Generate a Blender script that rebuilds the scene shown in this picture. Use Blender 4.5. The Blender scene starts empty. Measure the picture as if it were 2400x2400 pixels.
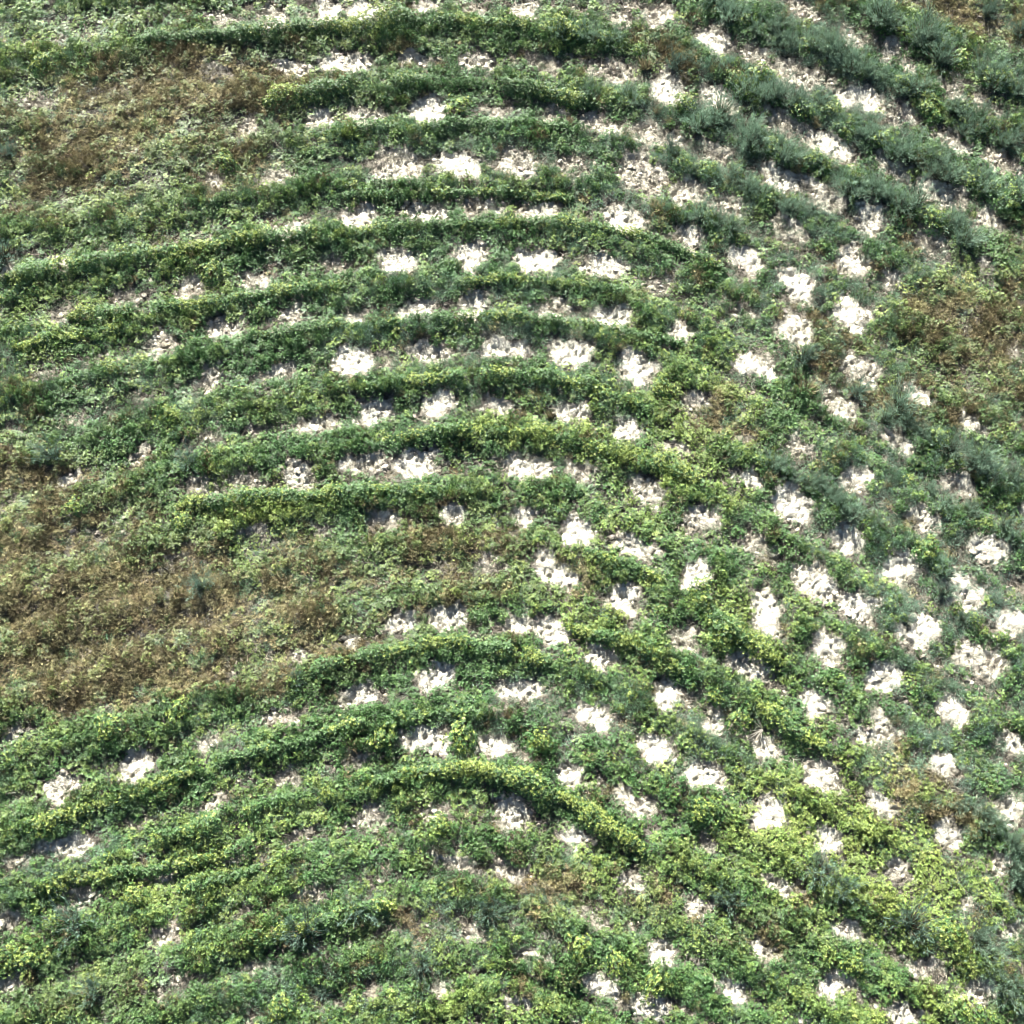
import bpy, math
import numpy as np
from math import radians, sin, cos, tan

R = np.random.RandomState(11)
scene = bpy.context.scene
C = scene.collection

# ------------------------------------------------------------------ camera, sky, sun, exposure
TILT = radians(26.0)          # off straight-down
FOV = radians(42.0)
DIST = 47.5
cam_data = bpy.data.cameras.new('camera')
cam = bpy.data.objects.new('camera', cam_data)
C.objects.link(cam)
CAM = np.array([0.0, -sin(TILT) * DIST, cos(TILT) * DIST])
cam.location = CAM
cam.rotation_euler = (TILT, 0, 0)
cam_data.sensor_fit = 'HORIZONTAL'
cam_data.angle = FOV
cam_data.clip_end = 2000
scene.camera = cam

SUN_EL = radians(42)
SUN_AZ = radians(-17)         # measured from +Y towards +X: the sun stands beyond the slope, a little to the left
world = bpy.data.worlds.new('World')
scene.world = world
world.use_nodes = True
wn = world.node_tree.nodes
sky = wn.new('ShaderNodeTexSky')
sky.sky_type = 'NISHITA'
sky.sun_disc = False
sky.air_density = 0.45          # clear thin air: a dark sky and hard shadows
sky.dust_density = 0.4
sky.ozone_density = 0.6
sky.sun_elevation = SUN_EL
sky.sun_rotation = SUN_AZ
bg = wn['Background']
bg.inputs['Strength'].default_value = 0.05
world.node_tree.links.new(sky.outputs[0], bg.inputs['Color'])

sl = bpy.data.lights.new('sun', 'SUN')
sl.energy = 5.0
sl.angle = radians(0.5)
sl.color = (1.0, 0.98, 0.93)
sun = bpy.data.objects.new('sun', sl)
C.objects.link(sun)
# the lamp shines along its -Z
import mathutils
sd = mathutils.Vector((sin(SUN_AZ) * cos(SUN_EL), cos(SUN_AZ) * cos(SUN_EL), sin(SUN_EL)))
sun.rotation_euler = sd.to_track_quat('Z', 'Y').to_euler()
sun.location = sd * 60

vs = scene.view_settings
vs.view_transform = 'Standard'
vs.look = 'None'
vs.gamma = 1
vs.exposure = 2.42
scene.cycles.filter_width = 0.9
scene.cycles.diffuse_bounces = 2
scene.cycles.transmission_bounces = 3

# ------------------------------------------------------------------ numpy helpers
def hash2(i, j, s):
    n = (i.astype(np.int64) * 374761393 + j.astype(np.int64) * 668265263 + s * 1442695041) & 0xffffffff
    n = ((n ^ (n >> 13)) * 1274126177) & 0xffffffff
    n = (n ^ (n >> 16)) & 0xffffffff
    return n / 4294967295.0

def vnoise(x, y, s=0):
    i = np.floor(x); j = np.floor(y)
    fx = x - i; fy = y - j
    fx = fx * fx * (3 - 2 * fx); fy = fy * fy * (3 - 2 * fy)
    a = hash2(i, j, s); b = hash2(i + 1, j, s); c = hash2(i, j + 1, s); d = hash2(i + 1, j + 1, s)
    return (a * (1 - fx) + b * fx) * (1 - fy) + (c * (1 - fx) + d * fx) * fy      # 0..1

def fbm(x, y, s=0, o=3):
    t = 0; a = 1; n = 0
    for k in range(o):
        t = t + a * vnoise(x * 2 ** k + 17.3 * k, y * 2 ** k + 5.1 * k, s + k); n += a; a *= .5
    return t / n

def sp(s, w):
    return w * np.log1p(np.exp(np.clip(s / w, -40, 40)))

SL = 0.12
def height(x, y):
    x0 = 1.0 + 0.05 * y
    d = x - x0
    d = np.clip(d, -120, 120)
    h = SL * np.clip(y, -150, 150) + SL * 0.80 * (sp(d, 2.5) - 1.73) + SL * 0.24 * (sp(-d, 2.5) - 1.73)
    h = h + 0.30 * (fbm(x * .12, y * .12, 3, 2) - .5) + 0.22 * (fbm(x * .55, y * .55, 7, 3) - .5)
    return h

TF = tan(FOV / 2)
def to_ground(px, py):
    """photo position (2400 wide) -> the point of the ground seen there"""
    px = np.asarray(px, float); py = np.asarray(py, float)
    nx = (px / 1200 - 1) * TF; ny = (1 - py / 1200) * TF
    dx = nx
    dy = sin(TILT) + ny * cos(TILT)
    dz = -cos(TILT) + ny * sin(TILT)
    z = np.zeros_like(px)
    for _ in range(14):
        t = (z - CAM[2]) / dz
        x = CAM[0] + dx * t; y = CAM[1] + dy * t
        z = height(x, y)
    return x, y, z

def to_photo(x, y, z):
    vx = x - CAM[0]; vy = y - CAM[1]; vz = z - CAM[2]
    dep = vy * sin(TILT) - vz * cos(TILT)
    u = vy * cos(TILT) + vz * sin(TILT)
    dep = np.maximum(dep, 1.0)
    return (vx / dep / TF + 1) * 1200, (1 - u / dep / TF) * 1200

# ------------------------------------------------------------------ where the soil lies bare
# read off the photograph in nine squares: x, y, length along the row, depth, tilt, how bare
PATCH = {
(0, 0): [(1260,110,130,70,-5,.8),(1545,100,150,80,-15,.8),(1860,70,140,110,-10,1),(1740,105,90,50,0,.5),(350,240,110,40,-15,.5),(120,280,100,40,-10,.6),(200,570,200,40,0,.45),(1230,410,160,70,-5,.4),(1640,385,210,60,0,.75),(600,500,150,50,-10,.35),(1800,670,170,80,-20,.85),(1420,735,140,70,-20,.6),(1240,1040,100,100,30,.6),(1570,1020,160,80,-10,.6),(1640,1300,210,80,-15,.85),(1200,1370,200,60,-10,.5),(920,1400,170,60,-15,.6),(360,1510,110,60,-15,.6),(30,1560,100,80,-15,.85),(620,1450,120,50,-10,.45),(1450,1590,180,80,0,.8),(1070,1640,130,120,20,.7),(1210,1670,120,40,0,.5),(820,1540,120,80,-20,.25),(720,1700,150,90,-25,.5),(400,1780,180,70,-15,.5),(930,1900,130,60,-10,.6),(1270,1880,160,90,-25,.75),(1540,1850,150,80,-15,.5),(1650,1800,120,90,-20,.7),(850,1650,150,40,-10,.3)],
(800, 0): [(150,60,180,90,-8,1),(470,45,170,60,0,.9),(730,60,160,60,0,.5),(1060,60,150,100,-15,.7),(1300,70,150,60,10,.5),(1610,110,160,90,10,.6),(1800,110,130,130,40,.8),(1850,500,180,140,35,.9),(20,360,220,90,0,.85),(420,345,200,80,5,.85),(750,350,190,90,10,.75),(1130,370,190,90,15,.5),(1540,420,230,90,15,.6),(150,660,180,90,0,.85),(490,640,180,110,-10,1),(890,645,180,70,0,.8),(1190,640,160,90,0,.75),(1480,710,230,80,10,.75),(1790,780,280,90,15,.75),(300,940,260,130,5,.8),(660,930,220,110,5,1),(1000,930,230,110,10,.75),(1310,950,190,70,15,.55),(1700,1000,240,160,30,.7),(90,1240,170,100,-5,.85),(480,1210,250,90,5,.85),(770,1190,150,70,5,.5),(870,1170,120,80,0,.9),(1130,1200,240,90,5,.85),(1590,1240,250,120,15,.95),(1910,1080,80,80,40,.8),(1910,1330,120,80,15,.7),(0,1500,170,80,0,.6),(320,1480,170,100,-5,1),(720,1460,150,130,-5,1),(1110,1470,200,110,5,1),(1480,1510,220,110,10,.9),(1790,1600,160,80,20,.45),(100,1790,130,80,-10,.85),(280,1740,150,80,0,.3),(430,1750,190,90,-5,.95),(750,1730,140,150,15,1),(1200,1760,170,90,0,.75),(1550,1800,210,100,10,1),(1880,1890,110,80,15,.8),(810,1900,40,40,0,.7)],
(1600, 0): [(690,80,170,70,25,.7),(940,220,180,70,40,.7),(1180,300,90,90,50,.8),(1290,390,100,60,40,.7),(180,230,210,110,35,.85),(440,320,180,80,35,.75),(660,420,260,90,30,.8),(830,450,120,60,30,.5),(1020,560,230,100,15,1),(1240,650,200,70,20,.7),(220,580,230,100,30,.85),(1520,520,170,80,35,.6),(1710,620,190,80,35,.6),(570,700,240,90,35,.8),(840,830,280,100,30,.95),(1180,960,210,100,40,.8),(180,860,220,90,25,.65),(550,1010,240,100,15,.9),(800,1100,220,110,35,.8),(1070,1240,170,120,40,.95),(1420,1090,180,110,40,.85),(1540,1130,150,90,30,.6),(1540,810,180,90,35,.8),(1800,920,190,90,35,.6),(40,1090,140,130,45,.8),(250,1160,200,80,35,.7),(1380,1350,200,90,40,.6),(1760,1260,150,90,40,.8),(600,1310,190,120,40,.6),(360,1490,170,100,30,1),(960,1470,180,120,35,.85),(640,1610,200,120,40,1),(50,1360,120,120,30,.9),(1700,1510,90,80,30,.6),(1170,1590,110,100,40,.8),(940,1770,200,120,30,1),(640,1860,210,130,35,.8),(330,1780,180,60,25,.6),(20,1900,100,100,20,.7),(220,1700,130,60,35,.5),(1640,1800,80,100,0,.3)],
(0, 800): [(240,190,140,80,-30,.55),(900,40,200,70,-20,.6),(540,110,120,50,-15,.4),(1200,210,150,90,-10,.7),(1580,165,170,80,0,.9),(1260,140,60,40,0,.4),(410,450,160,50,-20,.5),(860,300,180,60,-15,.35),(1800,470,190,90,-15,.75),(1480,490,180,60,-10,.6),(1170,550,220,80,-20,.5),(800,640,150,60,-30,.65),(400,780,130,50,-25,.8),(1220,820,330,80,-10,.55),(1690,770,170,120,-10,.85),(1460,790,120,60,-10,.6),(480,1080,160,40,0,.4),(1010,1210,180,50,-25,.45),(1420,1080,170,70,-15,.55),(1830,1050,120,80,-10,.55),(1120,1530,130,150,20,.25),(1720,1340,170,50,0,.35),(1700,1770,110,50,0,.75),(1280,1900,100,60,0,.35),(1650,1820,80,60,0,.4)],
(800, 800): [(60,110,190,120,0,1),(500,70,220,80,0,.85),(910,50,240,100,3,1),(1290,60,210,110,10,.95),(1660,150,190,120,15,1),(200,400,190,110,0,.95),(540,360,160,110,-25,.95),(890,350,150,90,-10,1),(1290,405,160,90,0,1),(1610,490,140,100,5,1),(1900,600,120,60,20,.7),(120,700,270,90,-5,.8),(430,690,220,110,-5,.95),(1050,720,240,100,8,.9),(1330,720,130,90,10,.75),(870,670,80,50,0,.4),(1730,860,210,90,30,.8),(240,1000,170,100,0,.75),(620,980,120,90,-15,.85),(1020,1020,130,90,0,.9),(1340,1080,200,110,15,.95),(1660,1170,210,110,25,.9),(910,990,60,50,0,.3),(550,1270,200,70,0,.35),(870,1260,180,60,10,.5),(1200,1310,230,110,35,.9),(1260,1400,120,60,70,.4),(1580,1460,170,120,25,1),(1640,1560,110,110,30,.35),(340,1590,150,100,-15,.9),(620,1560,190,90,5,.9),(960,1590,160,90,0,.95),(1180,1640,200,110,20,.9),(60,1690,130,70,-10,.85),(1480,1790,210,120,25,.9),(540,1890,220,110,-5,1),(870,1640,60,80,0,.3)],
(1600, 800): [(400,150,220,100,25,.9),(1000,170,230,90,35,.65),(880,380,220,110,30,.65),(110,330,160,80,25,.6),(660,600,160,80,20,.6),(1330,320,160,70,45,.7),(1640,490,130,80,30,.8),(1220,580,220,90,30,.75),(370,790,140,90,40,.95),(620,930,230,130,38,1),(990,790,150,100,30,.85),(1570,800,220,110,35,.75),(1910,960,70,100,50,.75),(1370,1010,170,100,35,.85),(100,990,200,80,10,.7),(430,1160,220,110,30,.55),(930,1110,190,120,28,1),(1730,1170,200,110,28,.9),(80,1330,160,140,30,1),(760,1360,270,130,35,.85),(1240,1280,180,120,30,1),(470,1550,180,140,35,.95),(990,1500,170,120,30,1),(1560,1420,230,130,30,.9),(1440,1080,100,80,30,.3),(1350,1660,200,130,22,1),(810,1720,190,120,25,.95),(1870,1590,140,100,20,.95),(1690,1800,260,130,30,.8),(1140,1900,190,120,15,1),(20,1680,190,130,20,.75),(390,1850,240,100,22,.85),(1840,1720,60,40,0,.7),(1370,1340,100,50,20,.5),(1870,50,90,80,0,.4),(1600,170,90,100,0,.3)],
(0, 1600): [(60,290,140,60,-25,.75),(770,460,170,110,-35,.95),(330,600,190,120,-35,.9),(1180,340,170,80,-25,.65),(1600,200,190,80,-20,.6),(1610,550,180,70,-20,.65),(820,780,220,70,-10,.55),(1200,690,140,60,-30,.65),(380,920,250,100,-10,1),(90,1020,180,70,-15,.6),(910,1080,170,80,-25,.65),(1320,970,170,60,-20,.65),(1670,870,140,70,-20,.5),(490,1200,160,80,-15,.75),(60,1360,160,70,-25,.65),(1750,1190,200,60,-12,.65),(1410,1270,180,60,-10,.5),(950,1400,200,80,-20,.65),(1440,1610,130,40,-10,.6),(440,1570,130,60,-20,.45),(60,1700,150,80,-25,.9),(1000,1730,260,80,-20,.5),(1790,1530,180,70,-10,.45),(1860,1820,170,60,-15,.4),(1440,1900,140,60,-15,.5)],
(800, 1600): [(100,70,180,90,-15,.9),(1020,45,220,90,0,1),(1420,180,180,110,30,1),(1840,50,170,120,25,1),(480,330,240,90,3,.95),(860,350,150,100,10,.95),(980,385,100,50,15,.7),(1310,500,150,110,40,.9),(1430,590,130,60,40,.6),(1790,370,190,120,20,1),(90,420,170,80,-10,.5),(150,770,190,80,-15,.7),(570,720,200,80,-15,.65),(970,740,180,130,-15,.9),(1320,870,180,80,12,.85),(1660,690,220,100,30,.8),(610,1000,240,70,10,.75),(950,1060,200,90,25,.65),(1650,1110,160,100,10,.75),(240,1070,200,60,0,.4),(740,1430,160,80,0,.55),(300,1400,180,60,-10,.35),(1400,1340,180,90,20,.5),(1090,1540,230,80,8,.75),(1820,1540,190,110,15,.95),(1460,1720,170,100,20,1),(570,1740,130,80,-5,.6),(990,1810,180,80,20,.75),(1750,1830,190,110,22,1),(1600,1840,130,100,30,.4),(1340,1910,120,50,0,.8),(30,1480,50,50,0,.8),(190,1740,120,80,0,.4),(1040,450,100,40,10,.5),(890,150,110,40,10,.5)],
(1600, 1600): [(740,100,150,110,35,.95),(180,210,120,120,30,.85),(1530,165,200,120,15,1),(1080,260,110,130,20,.95),(1170,300,120,80,40,.65),(470,370,200,80,20,.9),(1860,340,170,100,20,.85),(140,530,200,110,15,.9),(790,550,170,130,30,1),(1480,470,150,110,35,.95),(1560,520,100,60,35,.5),(1130,710,190,100,25,.95),(500,720,190,130,40,1),(820,890,130,110,20,.95),(1490,860,150,110,15,.9),(1850,710,170,120,20,.75),(130,910,150,90,35,.6),(1190,1060,110,80,20,.75),(1280,1090,90,100,30,.3),(1840,1040,150,90,30,.8),(550,1160,170,90,30,.75),(1570,1240,120,70,20,.65),(80,1280,130,100,25,.75),(940,1410,150,90,25,.85),(1050,1440,80,60,0,.5),(450,1520,180,90,22,.95),(1350,1610,180,100,18,.9),(270,1740,170,100,35,1),(860,1700,170,120,18,1),(1680,1740,130,120,50,.85),(1870,1400,110,80,40,.85),(1250,1890,160,90,30,.9),(690,1915,100,40,0,.9),(1130,1820,100,80,30,.5),(60,110,100,80,0,.4),(1030,1780,80,50,0,.5)],
}
K = 800 / 1932.0
patches = []
for (ox, oy), rows in PATCH.items():
    for (x, y, w, h, a, s) in rows:
        patches.append((ox + x * K, oy + y * K, w * K, h * K, radians(a), s))
# the same pattern goes on past the edges of the photograph
RP = np.random.RandomState(5)
for gy in range(-500, 2901, 118):
    for gx in range(-600, 3001, 150):
        x = gx + RP.uniform(-35, 35); y = gy + RP.uniform(-25, 25)
        if -40 < x < 2440 and -40 < y < 2440:
            continue
        patches.append((x, y, RP.uniform(50, 85), RP.uniform(26, 46), radians(RP.uniform(-25, -5) if x < 1150 else RP.uniform(15, 40)), RP.uniform(.4, .9)))
patches = np.array(patches)

# the plant rows follow the contours: y0 is where a row crosses the middle of the slope
RIDGES = np.array([-600, -495, -390, -285, -180, -75, 62, 165, 250, 345, 432, 535, 615, 717, 822, 932, 1025, 1125, 1232, 1350, 1463, 1590, 1690, 1785, 1870, 1970, 2075, 2180, 2290, 2400, 2510], float)
def row_drop(x, y0):
    t = np.clip(y0, -600, 2400)
    dl = np.interp(t, [-600, 50, 430, 714, 1350, 1900, 2400], [60, 75, 105, 165, 240, 260, 270])
    left = dl * (np.clip(950 - x, 0, None) / 950) ** 1.67
    xr = np.interp(t, [-600, 50, 1450, 2400], [1125, 1125, 985, 960]) + 40
    sr = np.interp(t, [-600, 50, 500, 1450, 2400], [.42, .43, .52, .60, .60])
    return left + sr * (sp(x - xr, 55.0))
def row_phase(px, py):
    """1 on the crest of a planted row, 0 in the furrow between two rows"""
    x = px * .805; y = py * .805
    y0 = y.copy()
    for _ in range(12):
        y0 = y - row_drop(x, y0)
    y0 = y0 + 22 * (fbm(px / 120, py / 120, 71, 2) - .5)
    k = np.clip(np.searchsorted(RIDGES, y0), 1, len(RIDGES) - 1)
    a = RIDGES[k - 1]; b = RIDGES[k]
    f = np.clip((y0 - a) / (b - a), 0, 1)
    return .5 + .5 * np.cos(f * 2 * math.pi), y0

def bare_field(px, py):
    b = patch_field(px, py)
    m, _ = row_phase(px, py)
    dry = region(px, py, BROWN)
    fur = np.clip(1 - m / .55, 0, 1) * np.clip((fbm(px / 40, py / 40, 81, 3) - .46) * 3.0, 0, 1) * .50
    return np.maximum(b, fur * (1 - .8 * dry) * np.where(px < 800, .5, 1.0) * (1 - .8 * region(px, py, YELLOW)))

def patch_field(px, py):
    """0 = covered with plants, 1 = bare pale soil"""
    wx = px + 58 * (fbm(px / 30, py / 30, 21, 4) - .5)
    wy = py + 48 * (fbm(px / 30, py / 30, 31, 4) - .5)
    out = np.zeros_like(px)
    bx = np.floor(px / 100).astype(int); by = np.floor(py / 100).astype(int)
    key = bx * 1000 + by
    order = np.argsort(key, kind='stable')
    ks, st = np.unique(key[order], return_index=True)
    st = np.append(st, len(order))
    for n, k in enumerate(ks):
        idx = order[st[n]:st[n + 1]]
        cx = (bx[idx[0]] + .5) * 100; cy = (by[idx[0]] + .5) * 100
        near = patches[(np.abs(patches[:, 0] - cx) < 170) & (np.abs(patches[:, 1] - cy) < 170)]
        if not len(near):
            continue
        X = wx[idx]; Y = wy[idx]
        best = np.zeros(len(idx))
        for (qx, qy, w, h, a, s) in near:
            dx = X - qx; dy = Y - qy
            u = (dx * cos(a) + dy * sin(a)) / (w * .60); v = (-dx * sin(a) + dy * cos(a)) / (h * .71)
            d = (np.abs(u) ** 2.6 + np.abs(v) ** 2.6) ** (1 / 2.6)
            best = np.maximum(best, s * np.clip((1.22 - d) / .42, 0, 1))
        out[idx] = best
    return out

# ------------------------------------------------------------------ which plants grow where (photo scaled to 1932)
BROWN = [(300,190,300,80,-12,1),(150,290,220,90,-10,.8),(420,290,150,60,-10,.6),(200,380,200,50,-10,.35),(50,900,120,60,0,.9),(120,1000,200,80,0,.8),(250,1150,380,130,0,1),(150,1250,250,90,-8,1),(560,1230,200,60,-15,.8),(600,1080,250,80,0,.6),(850,1060,170,80,0,.6),(1000,1080,120,50,0,.4),(1830,600,150,110,30,.68),(1870,700,120,110,0,.62),(1640,720,150,50,30,.6),(1830,15,160,35,20,1),(1720,1460,110,60,30,.5),(1800,1560,60,40,0,.6),(1050,1690,110,60,15,.55),(790,1760,120,40,0,.6),(1220,1700,80,40,0,.5),(160,1870,150,60,0,.4),(1350,780,80,40,0,.5),(1430,1760,100,40,0,.4),(1240,120,60,60,0,.5),(-200,1100,300,300,0,.8),(2100,600,200,200,0,.8)]
YELLOW = [(1590,1590,230,130,25,1),(1800,1740,160,110,20,.9),(1270,880,90,160,20,.8),(1250,760,60,60,0,.7),(470,950,150,50,-8,.9),(1000,830,180,40,5,.6),(1380,1190,120,60,30,.6),(840,1900,200,50,0,.8),(1200,1640,150,60,20,.6),(1000,1010,200,80,0,.4),(200,60,250,50,-8,.4),(1680,1900,150,60,0,.6),(350,1650,200,80,-15,.4),(1150,1150,100,60,0,.5),(300,560,300,60,-8,.3)]
BLUE = [(1500,200,300,200,35,1),(1250,300,200,150,20,.7),(950,280,300,90,0,.5),(850,600,300,150,0,.6),(1600,420,200,100,35,.8),(1500,560,200,150,35,.7),(1850,1130,200,200,30,1),(1650,950,200,120,30,.7),(1800,1400,180,150,30,.8),(1350,1350,150,120,30,.5),(1050,1350,200,100,0,.5),(880,1750,200,80,0,.5),(600,1880,250,70,0,.7),(100,1640,150,80,-15,.6),(1750,850,200,80,30,.7),(1900,1700,80,200,0,.7),(700,660,200,60,0,.4),(150,740,200,60,0,.3),(2100,1200,300,500,0,.8),(2000,200,150,200,0,.8)]
def region(px, py, blobs):
    x = px * .805; y = py * .805
    x = x + 60 * (fbm(px / 90, py / 90, 51, 3) - .5) * 1.6; y = y + 60 * (fbm(px / 90, py / 90, 61, 3) - .5) * 1.6
    o = np.zeros_like(px)
    for (cx, cy, rx, ry, a, s) in blobs:
        a = radians(a); dx = x - cx; dy = y - cy
        u = (dx * cos(a) + dy * sin(a)) / rx; v = (-dx * sin(a) + dy * cos(a)) / ry
        o = np.maximum(o, s * np.exp(-0.9 * (u * u + v * v) ** 1.3))
    return o

# ------------------------------------------------------------------ materials
def node(nt, t, **kw):
    n = nt.nodes.new(t)
    for k, v in kw.items():
        setattr(n, k, v)
    return n

def leaf_material(name, source, base=(1, 1, 1), transl=.22, rough=.45, var=.72, spec=.4):
    """source: 'instancer' reads the colour the scattered plant carries, 'object' the object's own colour, None a fixed one"""
    m = bpy.data.materials.new(name); m.use_nodes = True
    nt = m.node_tree; nt.nodes.clear(); L = nt.links.new
    out = node(nt, 'ShaderNodeOutputMaterial')
    if source == 'instancer':
        a = node(nt, 'ShaderNodeAttribute', attribute_type='INSTANCER', attribute_name='col'); csock = a.outputs['Color']
    elif source == 'object':
        a = node(nt, 'ShaderNodeObjectInfo'); csock = a.outputs['Color']
    else:
        a = node(nt, 'ShaderNodeRGB'); a.outputs[0].default_value = (*base, 1); csock = a.outputs[0]
    t = node(nt, 'ShaderNodeAttribute', attribute_type='GEOMETRY', attribute_name='tint')
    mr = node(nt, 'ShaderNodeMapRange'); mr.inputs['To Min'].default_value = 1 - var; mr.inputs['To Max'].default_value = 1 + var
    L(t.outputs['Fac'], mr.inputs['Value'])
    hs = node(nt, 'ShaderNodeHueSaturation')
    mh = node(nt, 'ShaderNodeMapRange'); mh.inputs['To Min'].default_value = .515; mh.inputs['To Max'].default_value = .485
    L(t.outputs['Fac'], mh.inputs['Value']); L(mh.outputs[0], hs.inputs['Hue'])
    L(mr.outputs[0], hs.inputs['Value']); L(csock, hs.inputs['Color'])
    b = node(nt, 'ShaderNodeBsdfPrincipled'); b.inputs['Roughness'].default_value = rough
    b.inputs['Specular IOR Level'].default_value = spec
    tr = node(nt, 'ShaderNodeBsdfTranslucent')
    mx = node(nt, 'ShaderNodeMixShader'); mx.inputs[0].default_value = transl
    L(hs.outputs[0], b.inputs['Base Color']); L(hs.outputs[0], tr.inputs['Color'])
    L(b.outputs[0], mx.inputs[1]); L(tr.outputs[0], mx.inputs[2]); L(mx.outputs[0], out.inputs['Surface'])
    return m

M_SCAT = leaf_material('scattered_leaf', 'instancer')
M_DRY = leaf_material('dry_leaf', 'instancer', transl=.15, rough=.8, spec=.15)
M_OBJ = leaf_material('shrub_leaf', 'object', transl=.22)
M_FEATHER = leaf_material('feathery_leaf', 'object', transl=.22, rough=.55, var=.5)
M_STEM = leaf_material('stem_bark', None, (.11, .085, .055), transl=0, rough=.85, var=.3, spec=.1)

def ground_material():
    m = bpy.data.materials.new('pale_soil'); m.use_nodes = True
    nt = m.node_tree; L = nt.links.new
    b = nt.nodes['Principled BSDF']; b.inputs['Roughness'].default_value = .95; b.inputs['Specular IOR Level'].default_value = .15
    at = node(nt, 'ShaderNodeAttribute', attribute_type='GEOMETRY', attribute_name='bare')
    tc = node(nt, 'ShaderNodeTexCoord')
    n1 = node(nt, 'ShaderNodeTexNoise'); n1.inputs['Scale'].default_value = 5; n1.inputs['Detail'].default_value = 8; n1.inputs['Roughness'].default_value = .7
    L(tc.outputs['Object'], n1.inputs['Vector'])
    # bare soil shows through the litter with a ragged edge
    ad = node(nt, 'ShaderNodeMath', operation='MULTIPLY_ADD'); L(n1.outputs['Fac'], ad.inputs[0]); ad.inputs[1].default_value = 1.1; ad.inputs[2].default_value = -.55
    s = node(nt, 'ShaderNodeMath', operation='ADD'); L(ad.outputs[0], s.inputs[0]); L(at.outputs['Fac'], s.inputs[1])
    mr = node(nt, 'ShaderNodeMapRange', interpolation_type='SMOOTHSTEP'); mr.inputs['From Min'].default_value = .12; mr.inputs['From Max'].default_value = .62
    L(s.outputs[0], mr.inputs['Value'])
    n2 = node(nt, 'ShaderNodeTexNoise'); n2.inputs['Scale'].default_value = 22; n2.inputs['Detail'].default_value = 6; L(tc.outputs['Object'], n2.inputs['Vector'])
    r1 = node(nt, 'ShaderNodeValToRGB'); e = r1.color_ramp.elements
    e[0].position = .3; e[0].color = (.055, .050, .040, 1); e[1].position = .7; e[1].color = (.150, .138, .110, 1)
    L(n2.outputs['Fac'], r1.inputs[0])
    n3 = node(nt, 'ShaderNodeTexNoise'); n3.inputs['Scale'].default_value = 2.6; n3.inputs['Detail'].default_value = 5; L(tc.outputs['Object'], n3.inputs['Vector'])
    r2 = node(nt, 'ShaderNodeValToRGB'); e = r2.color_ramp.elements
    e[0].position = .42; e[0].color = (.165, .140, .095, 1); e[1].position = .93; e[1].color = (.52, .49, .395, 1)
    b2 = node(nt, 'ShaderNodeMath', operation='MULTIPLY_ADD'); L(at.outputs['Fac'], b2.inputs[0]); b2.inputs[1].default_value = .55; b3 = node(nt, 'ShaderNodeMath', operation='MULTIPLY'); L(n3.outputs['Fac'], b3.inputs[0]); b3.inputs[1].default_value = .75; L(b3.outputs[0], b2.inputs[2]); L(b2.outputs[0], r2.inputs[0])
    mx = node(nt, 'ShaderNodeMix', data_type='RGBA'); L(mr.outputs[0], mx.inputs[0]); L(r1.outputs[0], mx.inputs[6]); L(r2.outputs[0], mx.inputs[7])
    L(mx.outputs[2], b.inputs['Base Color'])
    # cracked clods
    vo = node(nt, 'ShaderNodeTexVoronoi', feature='DISTANCE_TO_EDGE'); vo.inputs['Scale'].default_value = 5.5
    wv = node(nt, 'ShaderNodeVectorMath', operation='MULTIPLY_ADD'); L(n2.outputs['Color'], wv.inputs[0]); wv.inputs[1].default_value = (.12, .12, .12); L(tc.outputs['Object'], wv.inputs[2])
    L(wv.outputs[0], vo.inputs['Vector'])
    cr = node(nt, 'ShaderNodeMapRange'); cr.inputs['From Max'].default_value = .10; L(vo.outputs['Distance'], cr.inputs['Value'])
    hsum = node(nt, 'ShaderNodeMath', operation='MULTIPLY_ADD'); L(n1.outputs['Fac'], hsum.inputs[0]); hsum.inputs[1].default_value = 1.6; L(cr.outputs[0], hsum.inputs[2])
    hs2 = node(nt, 'ShaderNodeMath', operation='MULTIPLY_ADD'); L(n2.outputs['Fac'], hs2.inputs[0]); hs2.inputs[1].default_value = .6; L(hsum.outputs[0], hs2.inputs[2])
    bp = node(nt, 'ShaderNodeBump'); bp.inputs['Strength'].default_value = .8; bp.inputs['Distance'].default_value = .07
    L(hs2.outputs[0], bp.inputs['Height']); L(bp.outputs[0], b.inputs['Normal'])
    return m

def soil_clod_material():
    m = bpy.data.materials.new('soil_clod'); m.use_nodes = True
    nt = m.node_tree; L = nt.links.new
    b = nt.nodes['Principled BSDF']; b.inputs['Roughness'].default_value = .95
    a = node(nt, 'ShaderNodeAttribute', attribute_type='INSTANCER', attribute_name='col')
    tc = node(nt, 'ShaderNodeTexCoord'); n = node(nt, 'ShaderNodeTexNoise'); n.inputs['Scale'].default_value = 9; L(tc.outputs['Object'], n.inputs['Vector'])
    mr = node(nt, 'ShaderNodeMapRange'); mr.inputs['To Min'].default_value = .7; mr.inputs['To Max'].default_value = 1.25; L(n.outputs['Fac'], mr.inputs['Value'])
    mm = node(nt, 'ShaderNodeVectorMath', operation='SCALE'); L(a.outputs['Color'], mm.inputs[0]); L(mr.outputs[0], mm.inputs['Scale'])
    L(mm.outputs[0], b.inputs['Base Color'])
    return m

# ------------------------------------------------------------------ the ground: one sheet
def axis(lo, hi, step, far):
    a = np.arange(lo, hi + step / 2, step)
    out = []; d = step * 4; v = hi
    while v < far:
        v += d; d *= 1.5; out.append(v)
    ou2 = []; d = step * 4; v = lo
    while v > -far:
        v -= d; d *= 1.5; ou2.append(v)
    return np.concatenate([np.array(ou2[::-1]), a, np.array(out)])

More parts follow.
